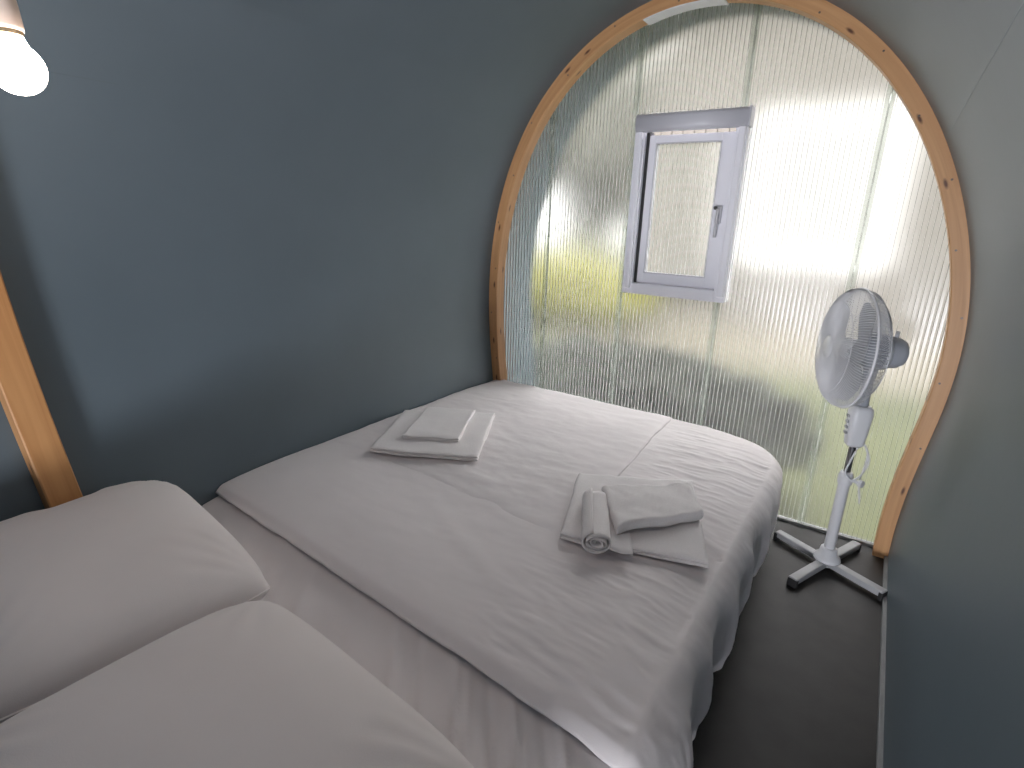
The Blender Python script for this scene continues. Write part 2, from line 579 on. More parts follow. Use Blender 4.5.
# white board closing the crown of the arch
def crown_board():
    bm = bmesh.new()
    ii = [i for i in range(NP + 1) if -0.93 < PTS[i][0] < -0.60 and PTS[i][1] > 1]
    rows = []
    for k, i in enumerate(ii):
        t = k / (len(ii) - 1)
        off0 = AW + 0.001
        off1 = off0 + 0.004
        y0 = D - 0.068 - 0.0
        yy = (y0, D - 0.004)
        rows.append([bm.verts.new((PTS[i][0] + NRM[i][0] * a, y, PTS[i][1] + NRM[i][1] * a)) for a, y in ((off0, yy[0]), (off1, yy[0]), (off1, yy[1]), (off0, yy[1]))])
    for A, B in zip(rows, rows[1:]):
        for q in range(4):
            f = bm.faces.new((A[q], A[(q + 1) % 4], B[(q + 1) % 4], B[q]))
    bm.faces.new(rows[0]); bm.faces.new(rows[-1])
    return link('crown_board', bm, M['white_board'], label='white board lining the top of the timber arch', cat='board')
crown_board()

# ------------------------------------------------------------------ translucent end wall
WX0, WX1, WZ0, WZ1 = -0.921, -0.497, 0.841, 1.524      # window outside
HX0, HX1, HZ0, HZ1 = -0.895, -0.523, 0.868, 1.498      # hole in the sheets
we = empty('wall_end', (0, D, 0), kind='structure', label='translucent ribbed polycarbonate wall at the foot of the bed', cat='wall')
SEAMS = [-1.60, -1.31, -0.932, -0.525, -0.090, 0.26]
PITCH = 0.0158
TH = 0.012
for s in range(5):
    xa, xb = SEAMS[s] + 0.002, SEAMS[s + 1] - 0.002
    n = max(2, round((xb - xa) / PITCH))
    step = (xb - xa) / n
    back, front, webs = bmesh.new(), bmesh.new(), bmesh.new()
    def spans(x):
        zt = ztop(x, 0.006)
        if zt <= 0.02:
            return []
        zb = 0.0
        # the horseshoe foot curves inwards a little
        if x < PTS[0][0] or x > PTS[-1][0]:
            zz = [z for z in [0.01 * k for k in range(0, 80)] if (xwall(z + 0.001) or -9) <= x <= (xwall(z + 0.001, True) or 9)]
            if not zz: return []
            zb = zz[0]
        if HX0 < x < HX1:
            return [(zb, HZ0), (HZ1, zt)]
        return [(zb, zt)]
    def strip(bm, xs, y, nz=10):
        for xA, xB in zip(xs, xs[1:]):
            xm = (xA[0] + xB[0]) / 2
            SA, SB, SM = spans(xA[0]), spans(xB[0]), spans(xm)
            if not SM: continue
            for q in range(len(SM)):
                sa = SA[q] if len(SA) == len(SM) else SM[q]
                sb = SB[q] if len(SB) == len(SM) else SM[q]
                va = [bm.verts.new((xA[0], y + xA[1], sa[0] + (sa[1] - sa[0]) * k / nz)) for k in range(nz + 1)]
                vb = [bm.verts.new((xB[0], y + xB[1], sb[0] + (sb[1] - sb[0]) * k / nz)) for k in range(nz + 1)]
                for k in range(nz):
                    f = bm.faces.new((va[k], vb[k], vb[k + 1], va[k + 1]))
                    f.smooth = True
    xs = sorted(set([round(xa + step * k, 5) for k in range(n + 1)] + [round(v, 5) for v in (HX0, HX1) if xa < v < xb]))
    strip(back, [(x, 0.0) for x in xs], TH)
    # inner skin: shallow flutes between the webs
    xf = []
    for k in range(n):
        for q in range(4):
            u = q / 4
            xf.append((xa + step * (k + u), 0.0010 * math.sin(PI * u) * -1))
    xf.append((xb, 0.0))
    strip(front, xf, 0.0, 1)
    for k in range(n + 1):
        x = xa + step * k
        for (z0, z1) in spans(x):
            box(webs, x - 0.0006, x + 0.0006, 0.0004, TH - 0.0004, z0, z1)
    bmesh.ops.remove_doubles(back, verts=back.verts, dist=1e-5)
    bmesh.ops.remove_doubles(front, verts=front.verts, dist=1e-5)
    o = link('polycarbonate_sheet', back, M['opal'], we)
    link('inner_skin', front, M['clear'], o)
    link('ribs', webs, M['web'], o, kind='stuff')
# clear joining profiles between the sheets
M['joiner'] = web_mat(0.82, 0.9, 0.12); M['joiner'].name = 'joining_profile'
for x in SEAMS[1:5]:
    bm = bmesh.new()
    zt = ztop(x, 0.03)
    def bar(z0, z1):
        box(bm, x - 0.013, x + 0.013, -0.004, -0.0012, z0, z1, 0.0008, seg=1)
        box(bm, x - 0.0015, x + 0.0015, -0.001, TH, z0, z1)
    if WX0 - 0.02 < x < WX1 + 0.005 and False:
        pass
    if abs(x + 0.525) < 0.01:
        bar(0.0, WZ0 + 0.01); bar(WZ1 - 0.01, zt)
    else:
        bar(0.0, zt)
    link('joining_strip', bm, M['joiner'], we)
# sill channel at the floor
bm = bmesh.new()
box(bm, PTS[0][0], PTS[-1][0], -0.006, TH + 0.008, 0.0, 0.010, 0.001)
link('sill_channel', bm, M['trimgrey'], we)

# window
win = empty('window_1', (0, D, 0), kind='structure', label='small white opening window set in the translucent end wall', cat='window')
def rect_frame(bm, x0, x1, z0, z1, wl_, wr_, wb_, wt_, y0, y1, bev=0.003):
    box(bm, x0, x0 + wl_, y0, y1, z0, z1, bev)
    box(bm, x1 - wr_, x1, y0, y1, z0, z1, bev)
    box(bm, x0 + wl_ - 0.001, x1 - wr_ + 0.001, y0, y1, z0, z0 + wb_, bev)
    box(bm, x0 + wl_ - 0.001, x1 - wr_ + 0.001, y0, y1, z1 - wt_, z1, bev)
bm = bmesh.new()
rect_frame(bm, WX0, WX1, WZ0, WZ1, 0.042, 0.042, 0.045, 0.040, -0.022, 0.050)
fr = link('window_frame', bm, M['pvc'], win)
bm = bmesh.new()      # roller cassette across the top
ring = []
cz, cy, rz_, ry_ = WZ1 - 0.026, -0.030, 0.032, 0.028
for xx in (WX0 + 0.012, WX1 + 0.006):
    ring.append([bm.verts.new((xx, cy + ry_ * math.copysign(abs(math.cos(a)) ** 0.6, math.cos(a)), cz + rz_ * math.copysign(abs(math.sin(a)) ** 0.6, math.sin(a)))) for a in [2 * PI * k / 24 for k in range(24)]])
for k in range(24):
    f = bm.faces.new((ring[0][k], ring[0][(k + 1) % 24], ring[1][(k + 1) % 24], ring[1][k])); f.smooth = True
bm.faces.new(ring[0]); bm.faces.new(ring[1])
cs = link('roller_cassette', bm, M['pvc_grey'], win)
bm = bmesh.new(); box(bm, WX1 + 0.004, WX1 + 0.010, -0.060, 0.0, WZ1 - 0.060, WZ1 + 0.008, 0.002)
link('end_cap', bm, M['pvc_grey'], cs)
for (xa, xb) in ((WX0 + 0.016, WX0 + 0.038), (WX1 - 0.030, WX1 - 0.004)):
    bm = bmesh.new(); box(bm, xa, xb, -0.040, -0.021, WZ0 + 0.022, WZ1 - 0.050, 0.006, seg=3)
    link('guide_rail', bm, M['pvc'], win, smooth=False)
# sash, set back inside the frame
sx0, sx1, sz0, sz1 = WX0 + 0.052, WX1 - 0.043, WZ0 + 0.048, WZ1 - 0.066
bm = bmesh.new()
rect_frame(bm, sx0, sx1, sz0, sz1, 0.030, 0.050, 0.042, 0.030, 0.004, 0.046)
sa = link('sash', bm, M['pvc'], win)
bm = bmesh.new()
px0, px1, pz0, pz1 = sx0 + 0.026, sx1 - 0.046, sz0 + 0.038, sz1 - 0.026
box(bm, px0, px1, 0.030, 0.034, pz0, pz1)
pane = link('pane', bm, M['opal'], sa)
bm = bmesh.new()
k = 0
x = px0 + 0.008
while x < px1:
    box(bm, x - 0.0006, x + 0.0006, 0.021, 0.0299, pz0, pz1)
    x += PITCH
link('ribs', bm, M['web'], sa, kind='stuff')
bm = bmesh.new()
rect_frame(bm, px0 + 0.001, px1 - 0.001, pz0 + 0.001, pz1 - 0.001, 0.005, 0.005, 0.005, 0.005, 0.0035, 0.020, 0.0)
link('glazing_seal', bm, M['pvc_grey'], sa)
bm = bmesh.new()
box(bm, WX0 + 0.041, WX0 + 0.053, 0.000, 0.048, WZ0 + 0.045, WZ1 - 0.052)
link('side_seal', bm, M['rubber'], win)
bm = bmesh.new()
box(bm, sx1 - 0.036, sx1 - 0.014, -0.010, 0.005, 1.135, 1.200, 0.003)
hd = link('handle', bm, M['handle'], sa, label='silver window handle')
bm = bmesh.new()
box(bm, sx1 - 0.031, sx1 - 0.019, -0.028, -0.017, 1.085, 1.190, 0.004)
box(bm, sx1 - 0.030, sx1 - 0.020, -0.020, -0.008, 1.170, 1.190, 0.003)
link('lever', bm, M['handle'], hd)
bm = bmesh.new()
lathe(bm, [(0, 0), (0.007, 0), (0.007, 0.006), (0, 0.006)], 14, Matrix.Translation((sx1 - 0.036, -0.012, 1.192)) @ Matrix.Rotation(PI / 2, 4, 'X'))
link('lock_button', bm, M['black'], hd)

# ------------------------------------------------------------------ the lit bulb on its pendant
lamp = empty('pendant_lamp', (-1.045, 0.317, 1.322), label='lit globe bulb hanging in a pale lampholder', cat='lamp')
bm = bmesh.new()
br = 0.0338
prof_b = []
for k in range(0, 17):
    a = -PI / 2 + (PI * 0.80) * k / 16
    prof_b.append((max(0.0, br * math.cos(a)), br * math.sin(a)))
prof_b += [(0.017, 0.034), (0.0145, 0.040), (0.0, 0.042)]
lathe(bm, prof_b, 36)
link('bulb', bm, M['bulb'], lamp, smooth=True, label='glowing white globe bulb')
bm = bmesh.new()
lathe(bm, [(0, 0.039), (0.0150, 0.039), (0.0165, 0.040), (0.0165, 0.045), (0.0150, 0.046), (0, 0.046)], 28)
link('collar', bm, M['brass'], lamp, smooth=False)
bm = bmesh.new()
lathe(bm, [(0, 0.0455), (0.0175, 0.0455), (0.0180, 0.050), (0.0165, 0.075), (0.0135, 0.105), (0.009, 0.118), (0.0, 0.120)], 32)
link('lampholder', bm, M['holder'], lamp, smooth=True)
zc = ztop(-1.045, 0.0) - 1.322
bm = bmesh.new()
tube(bm, [(0, 0, 0.116), (0, 0, zc)], 0.0032, 8)
link('cable', bm, M['black'], lamp, smooth=True)
bm = bmesh.new()
lathe(bm, [(0, zc + 0.02), (0.04, zc + 0.02), (0.04, zc - 0.025), (0.03, zc - 0.035), (0, zc - 0.035)], 28)
link('ceiling_rose', bm, M['holder'], lamp, smooth=False)

# unseen copy of the pendant, added to brighten the bed
fill_lamp = lamp.copy(); C.objects.link(fill_lamp)
fill_lamp.location = (-0.27, 0.68, 1.50)
fill_lamp['label'] = 'added unseen fill bulb over the right side of the bed'
for ch in list(lamp.children):
    c = ch.copy(); C.objects.link(c); c.parent = fill_lamp
    if ch.name.startswith(('cable', 'ceiling_rose')):
        c.data = ch.data.copy()
        dzc = (ztop(-0.27) - 1.50) - zc
        for v in c.data.vertices:
            if v.co.z > 0.13: v.co.z += dzc
# ------------------------------------------------------------------ bed
BY0, BY1 = 0.02, 2.20       # head and foot
bed = empty('bed', (-0.85, 1.1, 0), label='low double bed with a dark base filling the corner of the pod', cat='bed')
def bedp(nm, bm, mat, **k):
    o = link(nm, bm, mat, bed, **k)
    o.matrix_parent_inverse = Matrix.Translation((0.85, -1.1, 0))
    return o
bm = bmesh.new(); box(bm, -1.52, -0.27, BY0 + 0.02, BY1 - 0.05, 0.085, 0.15, 0.008)
bedp('bed_base', bm, M['base'])
for x in (-1.45, -0.31):
    for y in (BY0 + 0.12, 1.12, BY1 - 0.15):
        bm = bmesh.new()
        lathe(bm, [(0, 0), (0.020, 0), (0.026, 0.085), (0, 0.085)], 16, Matrix.Translation((x, y, 0)))
        bedp('leg', bm, M['base'])

bm = bmesh.new(); box(bm, -1.47, -0.22, -0.045, -0.012, 0.06, 0.50, 0.008)
bedp('added_light_block', bm, M['base'])  # unseen board, added to keep the low light off the bedding

def fbm(x, y, z=0.0, o=4):
    return noise.fractal(Vector((x, y, z)), 0.9, 2.1, o)
def sstep(a, b, x):
    t = min(1.0, max(0.0, (x - a) / (b - a)))
    return t * t * (3 - 2 * t)
YE = 0.71     # head edge of the duvet (it runs slightly askew)
def skew(x):
    return -0.025 + 0.10 * min(1.0, max(0.0, (x + 1.6) / 1.4))
def mat_top(y):
    """mattress and sheet: high under the duvet, lower where the pillows lie"""
    return 0.268 + 0.038 * sstep(0.50, YE + 0.03, y)

bm = bmesh.new(); box(bm, -1.545, -0.235, YE + 0.03, BY1 - 0.03, 0.15, 0.300, 0.05, seg=4)
bedp('mattress', bm, M['sheet_under'], smooth=True)
bm = bmesh.new(); box(bm, -1.53, -0.25, BY0 + 0.01, YE + 0.02, 0.15, 0.258, 0.03, seg=3)
bedp('head_cushion', bm, M['sheet_under'], smooth=True)

# fitted sheet over the head half: loose, with hanging folds below the duvet edge
def xl(z):
    return xwall(max(0.01, z)) + 0.004
def sheet_fn(i, j, nu=320, nv=110):
    y = BY0 - 0.01 + (0.98 - BY0) * j / (nv - 1)
    s = i / (nu - 1)
    top = mat_top(y + skew(-1.6 + 1.4 * min(1.0, s * 1.58 / 1.36)))
    W = 1.36
    total = W + 0.22
    d = s * total
    x0 = xl(top)
    x1 = -0.205
    Wt = x1 - x0
    r = 0.05
    if d < W:
        x = x0 + Wt * d / W; z = top
    else:
        q = d - W
        a = min(q / r, PI / 2)
        x = x1 + r * math.sin(a) * 0.55
        z = top - r * (1 - math.cos(a)) - max(0, q - r * PI / 2)
    # folds that hang down the slope
    slope = math.exp(-((y + skew(x) - 0.60) / 0.11) ** 2)
    u = x + 0.75 * (y - 0.6)
    f = 0.0
    for c, wd, amp in ((-0.66, 0.014, 0.006), (-0.60, 0.010, -0.005), (-0.50, 0.008, 0.010), (-0.475, 0.012, 0.007), (-0.425, 0.007, -0.007), (-0.37, 0.008, 0.010), (-0.31, 0.009, -0.006), (-0.27, 0.009, 0.011), (-0.95, 0.03, 0.004), (-0.80, 0.02, -0.003)):
        f += amp * math.exp(-((u - c) / wd) ** 2)
    z += 1.6 * f * slope + 0.0025 * fbm(x * 5, y * 5, 3.0)
    z += 0.002 * fbm((x + y) * 14, (x - y) * 5, 1.0)
    if d > W:
        x += 0.006 * fbm(y * 9, z * 4, 2.0)
    x = max(x, xl(z))
    return (x, y, z)
me = grid_mesh('fitted_sheet', 320, 110, sheet_fn)
fs_o = link('fitted_sheet', me, M['sheet_under'], smooth=True, label='white fitted sheet loose below the duvet edge by the pillows', cat='sheet')

# duvet: flat over the mattress, draped to near the floor along the right side and round the foot
def xr_top(y):
    c = 1.97
    if y <= c: return -0.205
    t = min(1.0, (y - c) / (BY1 - c))
    return -0.205 - 0.19 * (1 - math.sqrt(max(0.0, 1 - t * t)))
def duvet_base_z(x, y):
    """puffy top: swells behind its head edge"""
    z = 0.342 + 0.012 * (1 - math.exp(-max(0.0, y - YE) / 0.06)) - 0.008
    z += 0.010 * math.exp(-((y - 0.88) / 0.16) ** 2) * sstep(-1.6, -1.2, x)
    z += 0.016 * math.exp(-((x + 1.38) / 0.13) ** 2 - ((y - 1.0) / 0.22) ** 2)
    z -= 0.012 * sstep(1.9, 2.2, y)
    return z
def wrinkle(x, y):
    """cloth relief on the top face"""
    right = sstep(-0.66, -0.45, x)
    wv = 0.0035 * fbm(x * 3.2, y * 3.2, 0.3)
    wv += 0.0022 * fbm(x * 4.0 + y * 2.0, y * 17.0 - x * 3.0, 5.0) * (0.35 + 0.65 * right)
    # fine wrinkles running across towards the drape
    wv += right * 0.0048 * (abs(fbm(x * 5.5, y * 26.0, 8.0, 3)) - 0.25)
    # long diagonal creases on the near half
    for c, wd, amp in ((0.16, 0.030, 0.003), (0.33, 0.05, 0.0025), (-0.02, 0.035, 0.002)):
        u = (y - 1.05) - (-(x + 0.55)) * 0.42 + c
        wv += amp * math.exp(-(u / wd) ** 2) * sstep(-1.2, -0.7, x) * (1 - sstep(-0.35, -0.22, x))
    return wv
NU, NV = 250, 300
def duvet_fn(i, j):
    v = j / (NV - 1)
    Lfoot = 0.10
    Ly = BY1 - YE
    dy = v * (Ly + Lfoot)
    yy = YE + min(dy, Ly)
    s = i / (NU - 1)
    W = 1.34
    drop = 0.30 + 0.02 * math.sin(yy * 7.0) + 0.015 * fbm(yy * 3.0, 0.0, 4.0)
    d = s * (W + drop)
    x0 = xl(0.34)
    x1 = xr_top(yy)
    r = 0.065
    zt = duvet_base_z(x0 + (x1 - x0) * min(1.0, d / W), yy)
    y = yy
    if d < W:
        x = x0 + (x1 - x0) * d / W
        z = zt + wrinkle(x, yy)
        z -= 0.012 * sstep(0.10, 0.0, x1 - x) 
    else:
        q = d - W
        a = min(q / r, PI / 2)
        x = x1 + r * math.sin(a) * 0.72
        z = zt - 0.012 - r * (1 - math.cos(a)) - max(0.0, q - r * PI / 2)
        k = sstep(0.02, 0.16, q)
        fold = 0.50 * math.sin(yy * 31.0 + 2.2 * fbm(yy * 2.2, 0, 1.0)) + 0.9 * fbm(yy * 8.0, z * 1.3, 6.0, 3)
        x += k * (0.016 * fold + 0.006) + 0.028 * k * math.exp(-((yy - 0.80) / 0.14) ** 2)
        x += 0.004 * fbm(yy * 16.0, z * 12.0, 2.0)
        y += 0.010 * k * fbm(yy * 6.0, z * 3.0, 9.0)
        x -= 0.02 * sstep(0.2, 0.32, q)
        z = max(z, 0.045)
    # foot end rounds over and drops
    if dy > Ly:
        q = dy - Ly
        a = min(q / 0.03, PI / 2)
        y += 0.020 * math.sin(a) * (1.0 if d < W else 0.3)
        z -= 0.02 * (1 - math.cos(a)) + max(0.0, q - 0.045)
        if d > W: z = max(z, 0.05)
    # head edge: a little wavy, rolls under
    if v < 0.02:
        t = 1 - v / 0.02
        z -= 0.014 * t * t
        y += 0.004 * t
    y -= skew(x) * (1 - sstep(0.0, 1.0, v))
    y += 0.006 * fbm(x * 4.0, 0.0, 7.0) * (1 - sstep(0.0, 0.1, v)) + 0.0
    x = max(x, xl(max(z, 0.02)))
    y = min(y, D - 0.012)
    return (x, y, z)
me = grid_mesh('duvet', NU, NV, duvet_fn)
duv = link('duvet', me, M['sheet'], smooth=True, label='white duvet spread over the bed and hanging down its right side', cat='duvet')
sm_ = duv.modifiers.new('thickness', 'SOLIDIFY'); sm_.thickness = 0.006; sm_.offset = -1.0
sm_ = fs_o.modifiers.new('thickness', 'SOLIDIFY'); sm_.thickness = 0.003; sm_.offset = -1.0

# height of the duvet under a point
def duvet_z(x, y):
    return duvet_base_z(x, y) + wrinkle(x, y)

# thinner folded top sheet lying on the far left of the duvet
def top_sheet_fn(i, j, nu=140, nv=140):
    u, v = i / (nu - 1), j / (nv - 1)
    yn = 1.13 + 0.02 * math.sin(u * 5.0)
    y = yn + (2.205 - yn) * v
    xe = -0.560 - 0.075 * v + 0.006 * fbm(y * 5, 1.0, 0)
    x = -1.545 + (xe + 1.545) * u
    e = min(1.0, min(u * 40, (1 - u) * 60, v * 30, (1 - v) * 40))
    z = duvet_z(x, y) + (-0.003 + 0.007 * min(1.0, v * 9)) + 0.003 * e + 0.0015 * fbm(x * 9, y * 22, 4.0)
    x = max(x, xl(z))
    return (x, y, z)
me = grid_mesh('top_sheet', 140, 140, top_sheet_fn)
ts = link('top_sheet', me, M['sheet'], smooth=True, label='thin white top sheet laid over the far left half of the duvet', cat='sheet')
sm_ = ts.modifiers.new('thickness', 'SOLIDIFY'); sm_.thickness = 0.003; sm_.offset = -1.0
def top_z(x, y):
    xe = -0.560 - 0.075 * (y - 1.13) / 1.07
    return duvet_z(x, y) + (0.0085 if (x < xe and y > 1.13) else 0.002)

# ------------------------------------------------------------------ pillows
def pillow(name, cx, cy, zb, hw, hd, th, rz, seed, label, tilt=0.0):
    """closed pillow with pinched corners; local x is its length"""
    n, mm = 64, 52
    vs_, fs = [], []
    def P(u, v, side):
        # u, v in -1..1
        px = hw * u * (1 - 0.055 * (1 - v * v)  * 0 - 0.05 * (v * v) * abs(u) ** 3 * 0)
        pinch = 0.045
        X = hw * (u - pinch * u * (1 - v * v) * 0.9 * abs(u) ** 6 )
        Y = hd * (v - pinch * v * (1 - u * u) * 1.1 * abs(v) ** 6 )
        cq = 1 - 0.075 * (u * u * v * v) ** 1.6
        X *= cq; Y *= cq
        b = (max(0.0, 1 - abs(u) ** 3.0) * max(0.0, 1 - abs(v) ** 3.0)) ** 0.44
        wv = 0.006 * fbm(X * 3 + seed, Y * 3, seed, 2) + 0.0015 * fbm(X * 9, Y * 6, seed + 4, 3)
        edge = max(abs(u), abs(v))
        # tension creases running in from the corners
        cr = 0.004 * math.sin(26 * math.atan2(abs(v) - 1.02, abs(u) - 1.02)) * sstep(0.55, 0.9, min(abs(u), abs(v)) + 0.25) * b
        if side > 0:
            Z = th * 0.56 * b + (wv + cr) * b
        else:
            Z = -th * 0.44 * b
        Z += 0.004 * fbm(X * 5, Y * 5, seed + 9) * 0.0
        ca, sa_ = math.cos(rz), math.sin(rz)
        wx, wy = cx + X * ca - Y * sa_, cy + X * sa_ + Y * ca
        wz = zb + th * 0.44 + Z
        lim = xwall(wz) + 0.006
        yb_ = lean(wz)
        inb = sstep(yb_ - 0.05, yb_ - 0.004, wy) * (1 - sstep(yb_ + 0.070, yb_ + 0.115, wy))
        lim += 0.052 * inb
        if wx < lim + 0.08:     # squashed against the wall
            wx = lim + 0.08 * math.exp((wx - lim - 0.08) / 0.08)
        return Vector((wx - cx, wy - cy, Z))
    top = {}
    for j in range(mm + 1):
        for i in range(n + 1):
            u = -1 + 2 * i / n; v = -1 + 2 * j / mm
            u = math.sin(u * PI / 2) * 0.35 + u * 0.65
            v = math.sin(v * PI / 2) * 0.35 + v * 0.65
            top[i, j, 1] = len(vs_); vs_.append(P(u, v, 1))
            if i in (0, n) or j in (0, mm):
                top[i, j, -1] = top[i, j, 1]
            else:
                top[i, j, -1] = len(vs_); vs_.append(P(u, v, -1))
    for j in range(mm):
        for i in range(n):
            fs.append((top[i, j, 1], top[i + 1, j, 1], top[i + 1, j + 1, 1], top[i, j + 1, 1]))
            fs.append((top[i, j, -1], top[i, j + 1, -1], top[i + 1, j + 1, -1], top[i + 1, j, -1]))
    me = bpy.data.meshes.new(name)
    me.from_pydata(vs_, [], fs); me.update()
    e = empty(name, (cx, cy, zb + th * 0.44), 0, label=label, cat='pillow', group='bed pillows')
    link('pillowcase', me, M['pillow'], e, smooth=True)
    # seam welt round the edge
    bm = bmesh.new()
    loop = [vs_[top[i, 0, 1]] for i in range(n)] + [vs_[top[n, j, 1]] for j in range(mm)] + [vs_[top[n - i, mm, 1]] for i in range(n)] + [vs_[top[0, mm - j, 1]] for j in range(mm)]
    tube(bm, loop, 0.0022, 6, closed=True)
    link('seam', bm, M['pillow'], e, smooth=True)
    return e
pillow('pillow', -1.285, 0.338, 0.272, 0.315, 0.262, 0.225, math.radians(-8), 2.0, 'white pillow against the left wall under the timber arch rib')
pillow('pillow', -0.630, 0.232, 0.272, 0.330, 0.270, 0.215, math.radians(-4), 5.0, 'white pillow nearest the camera at the bottom of the photo')

# ------------------------------------------------------------------ towels
def folded(name, corners, th, layers, label, seed, zfn, lift=0.0, sag=0.003):
    """folded towel: layers of rounded cloth; corners = four (x, y) going round"""
    e = empty(name, ((corners[0][0] + corners[2][0]) / 2, (corners[0][1] + corners[2][1]) / 2, 0), label=label, cat='towel', group='white towels on the bed')
    cx, cy = e.location.x, e.location.y
    e.location.z = zfn(cx, cy) + lift
    z0 = e.location.z
    lt = th / layers
    for l in range(layers):
        n = 26
        vs_, fs = [], []
        idx = {}
        ins = 0.004 * ((l * 7 + int(seed)) % 3) * 0.6
        def P(u, v, side):
            a, b, c, d = corners
            x = (a[0] * (1 - u) + b[0] * u) * (1 - v) + (d[0] * (1 - u) + c[0] * u) * v
            y = (a[1] * (1 - u) + b[1] * u) * (1 - v) + (d[1] * (1 - u) + c[1] * u) * v
            x = cx + (x - cx) * (1 - ins * 3) + 0.004 * fbm(u * 3 + seed, v * 3, l)
            y = cy + (y - cy) * (1 - ins * 3) + 0.004 * fbm(u * 3, v * 3 + seed, l + 3.0)
            ed = min(u, 1 - u, v, 1 - v)
            rr = min(1.0, ed / 0.035)
            h = lt * 0.5 * math.sqrt(max(0.0, 1 - (1 - rr) ** 2))
            zc = zfn(x, y) + lift + lt * (l + 0.5) + sag * fbm(x * 8, y * 8, seed)
            return (x - cx, y - cy, zc + side * h * 0.98 - z0)
        for j in range(n + 1):
            for i in range(n + 1):
                u = 0.5 - 0.5 * math.cos(PI * i / n); v = 0.5 - 0.5 * math.cos(PI * j / n)
                idx[i, j, 1] = len(vs_); vs_.append(P(u, v, 1))
                if i in (0, n) or j in (0, n): idx[i, j, -1] = idx[i, j, 1]
                else:
                    idx[i, j, -1] = len(vs_); vs_.append(P(u, v, -1))
        for j in range(n):
            for i in range(n):
                fs.append((idx[i, j, 1], idx[i + 1, j, 1], idx[i + 1, j + 1, 1], idx[i, j + 1, 1]))
                fs.append((idx[i, j, -1], idx[i, j + 1, -1], idx[i + 1, j + 1, -1], idx[i + 1, j, -1]))
        me = bpy.data.meshes.new('fold'); me.from_pydata(vs_, [], fs); me.update()
        link('fold', me, M['towel'], e, smooth=True)
    return e
tA = [(-1.325, 1.140), (-1.000, 1.320), (-1.205, 1.705), (-1.515, 1.500)]
folded('bath_towel', tA, 0.020, 2, 'large folded white towel under the small one on the left of the bed', 1.0, top_z, 0.004)
tB = [(-1.295, 1.265), (-1.120, 1.365), (-1.260, 1.640), (-1.430, 1.540)]
folded('hand_towel', tB, 0.016, 2, 'small folded white towel lying on the large towel on the left of the bed', 2.0, top_z, 0.025)
tC = [(-0.560, 1.085), (-0.215, 1.200), (-0.375, 1.610), (-0.680, 1.420)]
folded('bath_towel', tC, 0.020, 2, 'large folded white towel beneath the rolled one near the right edge', 3.0, top_z, 0.004)
tDz = lambda x, y: top_z(x, y) + 0.012 * sstep(1.5, 1.2, y)
tD = [(-0.435, 1.150), (-0.280, 1.375), (-0.365, 1.530), (-0.560, 1.325)]
folded('hand_towel', tD, 0.030, 1, 'plump small white towel folded over on the right towel pile', 4.0, tDz, 0.025, 0.008)
# rolled towel
def roll(label):
    ax0, ax1 = Vector((-0.450, 1.072)), Vector((-0.552, 1.275))
    mid = (ax0 + ax1) / 2
    zb = top_z(mid.x, mid.y) + 0.022
    L = (ax1 - ax0).length
    ang = math.atan2(ax1.y - ax0.y, ax1.x - ax0.x)
    e = empty('rolled_towel', (mid.x, mid.y, zb), ang, label=label, cat='towel', group='white towels on the bed')
    r1 = 0.034
    turns, n = 3.2, 110
    t = 0.0028
    nl = 14
    def fn(i, j):
        f = i / (n - 1)
        a = 2 * PI * turns * f
        r = 0.006 + (r1 - 0.006) * f
        r *= 1 + 0.02 * fbm(a * 0.3, j * 0.2, 1.0)
        s = j / (nl - 1)
        x = -L / 2 + L * s + 0.004 * math.sin(a * 1.3) * (1 if j in (0, nl - 1) else 0.3)
        fl = 0.82
        return (x, r * math.cos(a) * 1.12, r1 * fl + r * math.sin(a) * fl)
    me = grid_mesh('cloth_roll', n, nl, fn)
    o = link('cloth_roll', me, M['towel'], e, smooth=True)
    md = o.modifiers.new('thickness', 'SOLIDIFY'); md.thickness = 0.0034; md.offset = 0
    bm = bmesh.new()
    # loose tail of the roll tucked along the bed
    rows = []
    for j in range(nl):
        s = j / (nl - 1)
        x = -L / 2 + L * s
        rows.append([bm.verts.new((x, -r1 * 0.9 - 0.055 * q / 6, 0.008 + 0.010 * (1 - q / 6) ** 2 + 0.002 * fbm(x * 20, q * 0.5, 2.0))) for q in range(7)])
    for A, B in zip(rows, rows[1:]):
        for q in range(6):
            bm.faces.new((A[q], A[q + 1], B[q + 1], B[q]))
    o2 = link('tail', bm, M['towel'], e, smooth=True)
    md = o2.modifiers.new('thickness', 'SOLIDIFY'); md.thickness = 0.006; md.offset = 0
    return e
roll('tightly rolled white towel lying on the right towel pile')

# ------------------------------------------------------------------ pedestal fan
FX, FY = 0.020, 1.990
fan = empty('pedestal_fan', (FX, FY, 0), label='white pedestal fan standing on a cross base beside the bed', cat='fan')
legang = [math.atan2(0.09, -0.17), math.atan2(0.19, 0.085), math.atan2(-0.19, -0.08), math.atan2(-0.092, 0.176)]
leglen = [0.195, 0.205, 0.210, 0.196]
for a, Ln in zip(legang, leglen):
    bm = bmesh.new()
    Mx = Matrix.Rotation(a, 4, 'Z')
    box(bm, 0.018, Ln, -0.0155, 0.0155, 0.012, 0.034, 0.004, Mx)
    lg = link('leg', bm, M['fan_metal'], fan)
    bm = bmesh.new()
    box(bm, Ln - 0.012, Ln + 0.002, -0.0165, 0.0165, 0.0, 0.030, 0.003, Mx)
    link('foot', bm, M['black'], lg)
bm = bmesh.new()
lathe(bm, [(0, 0.030), (0.040, 0.030), (0.043, 0.034), (0.040, 0.044), (0.030, 0.052), (0.026, 0.075), (0.0215, 0.080), (0, 0.080)], 36)
link('base_cover', bm, M['fan_white'], fan, smooth=True)
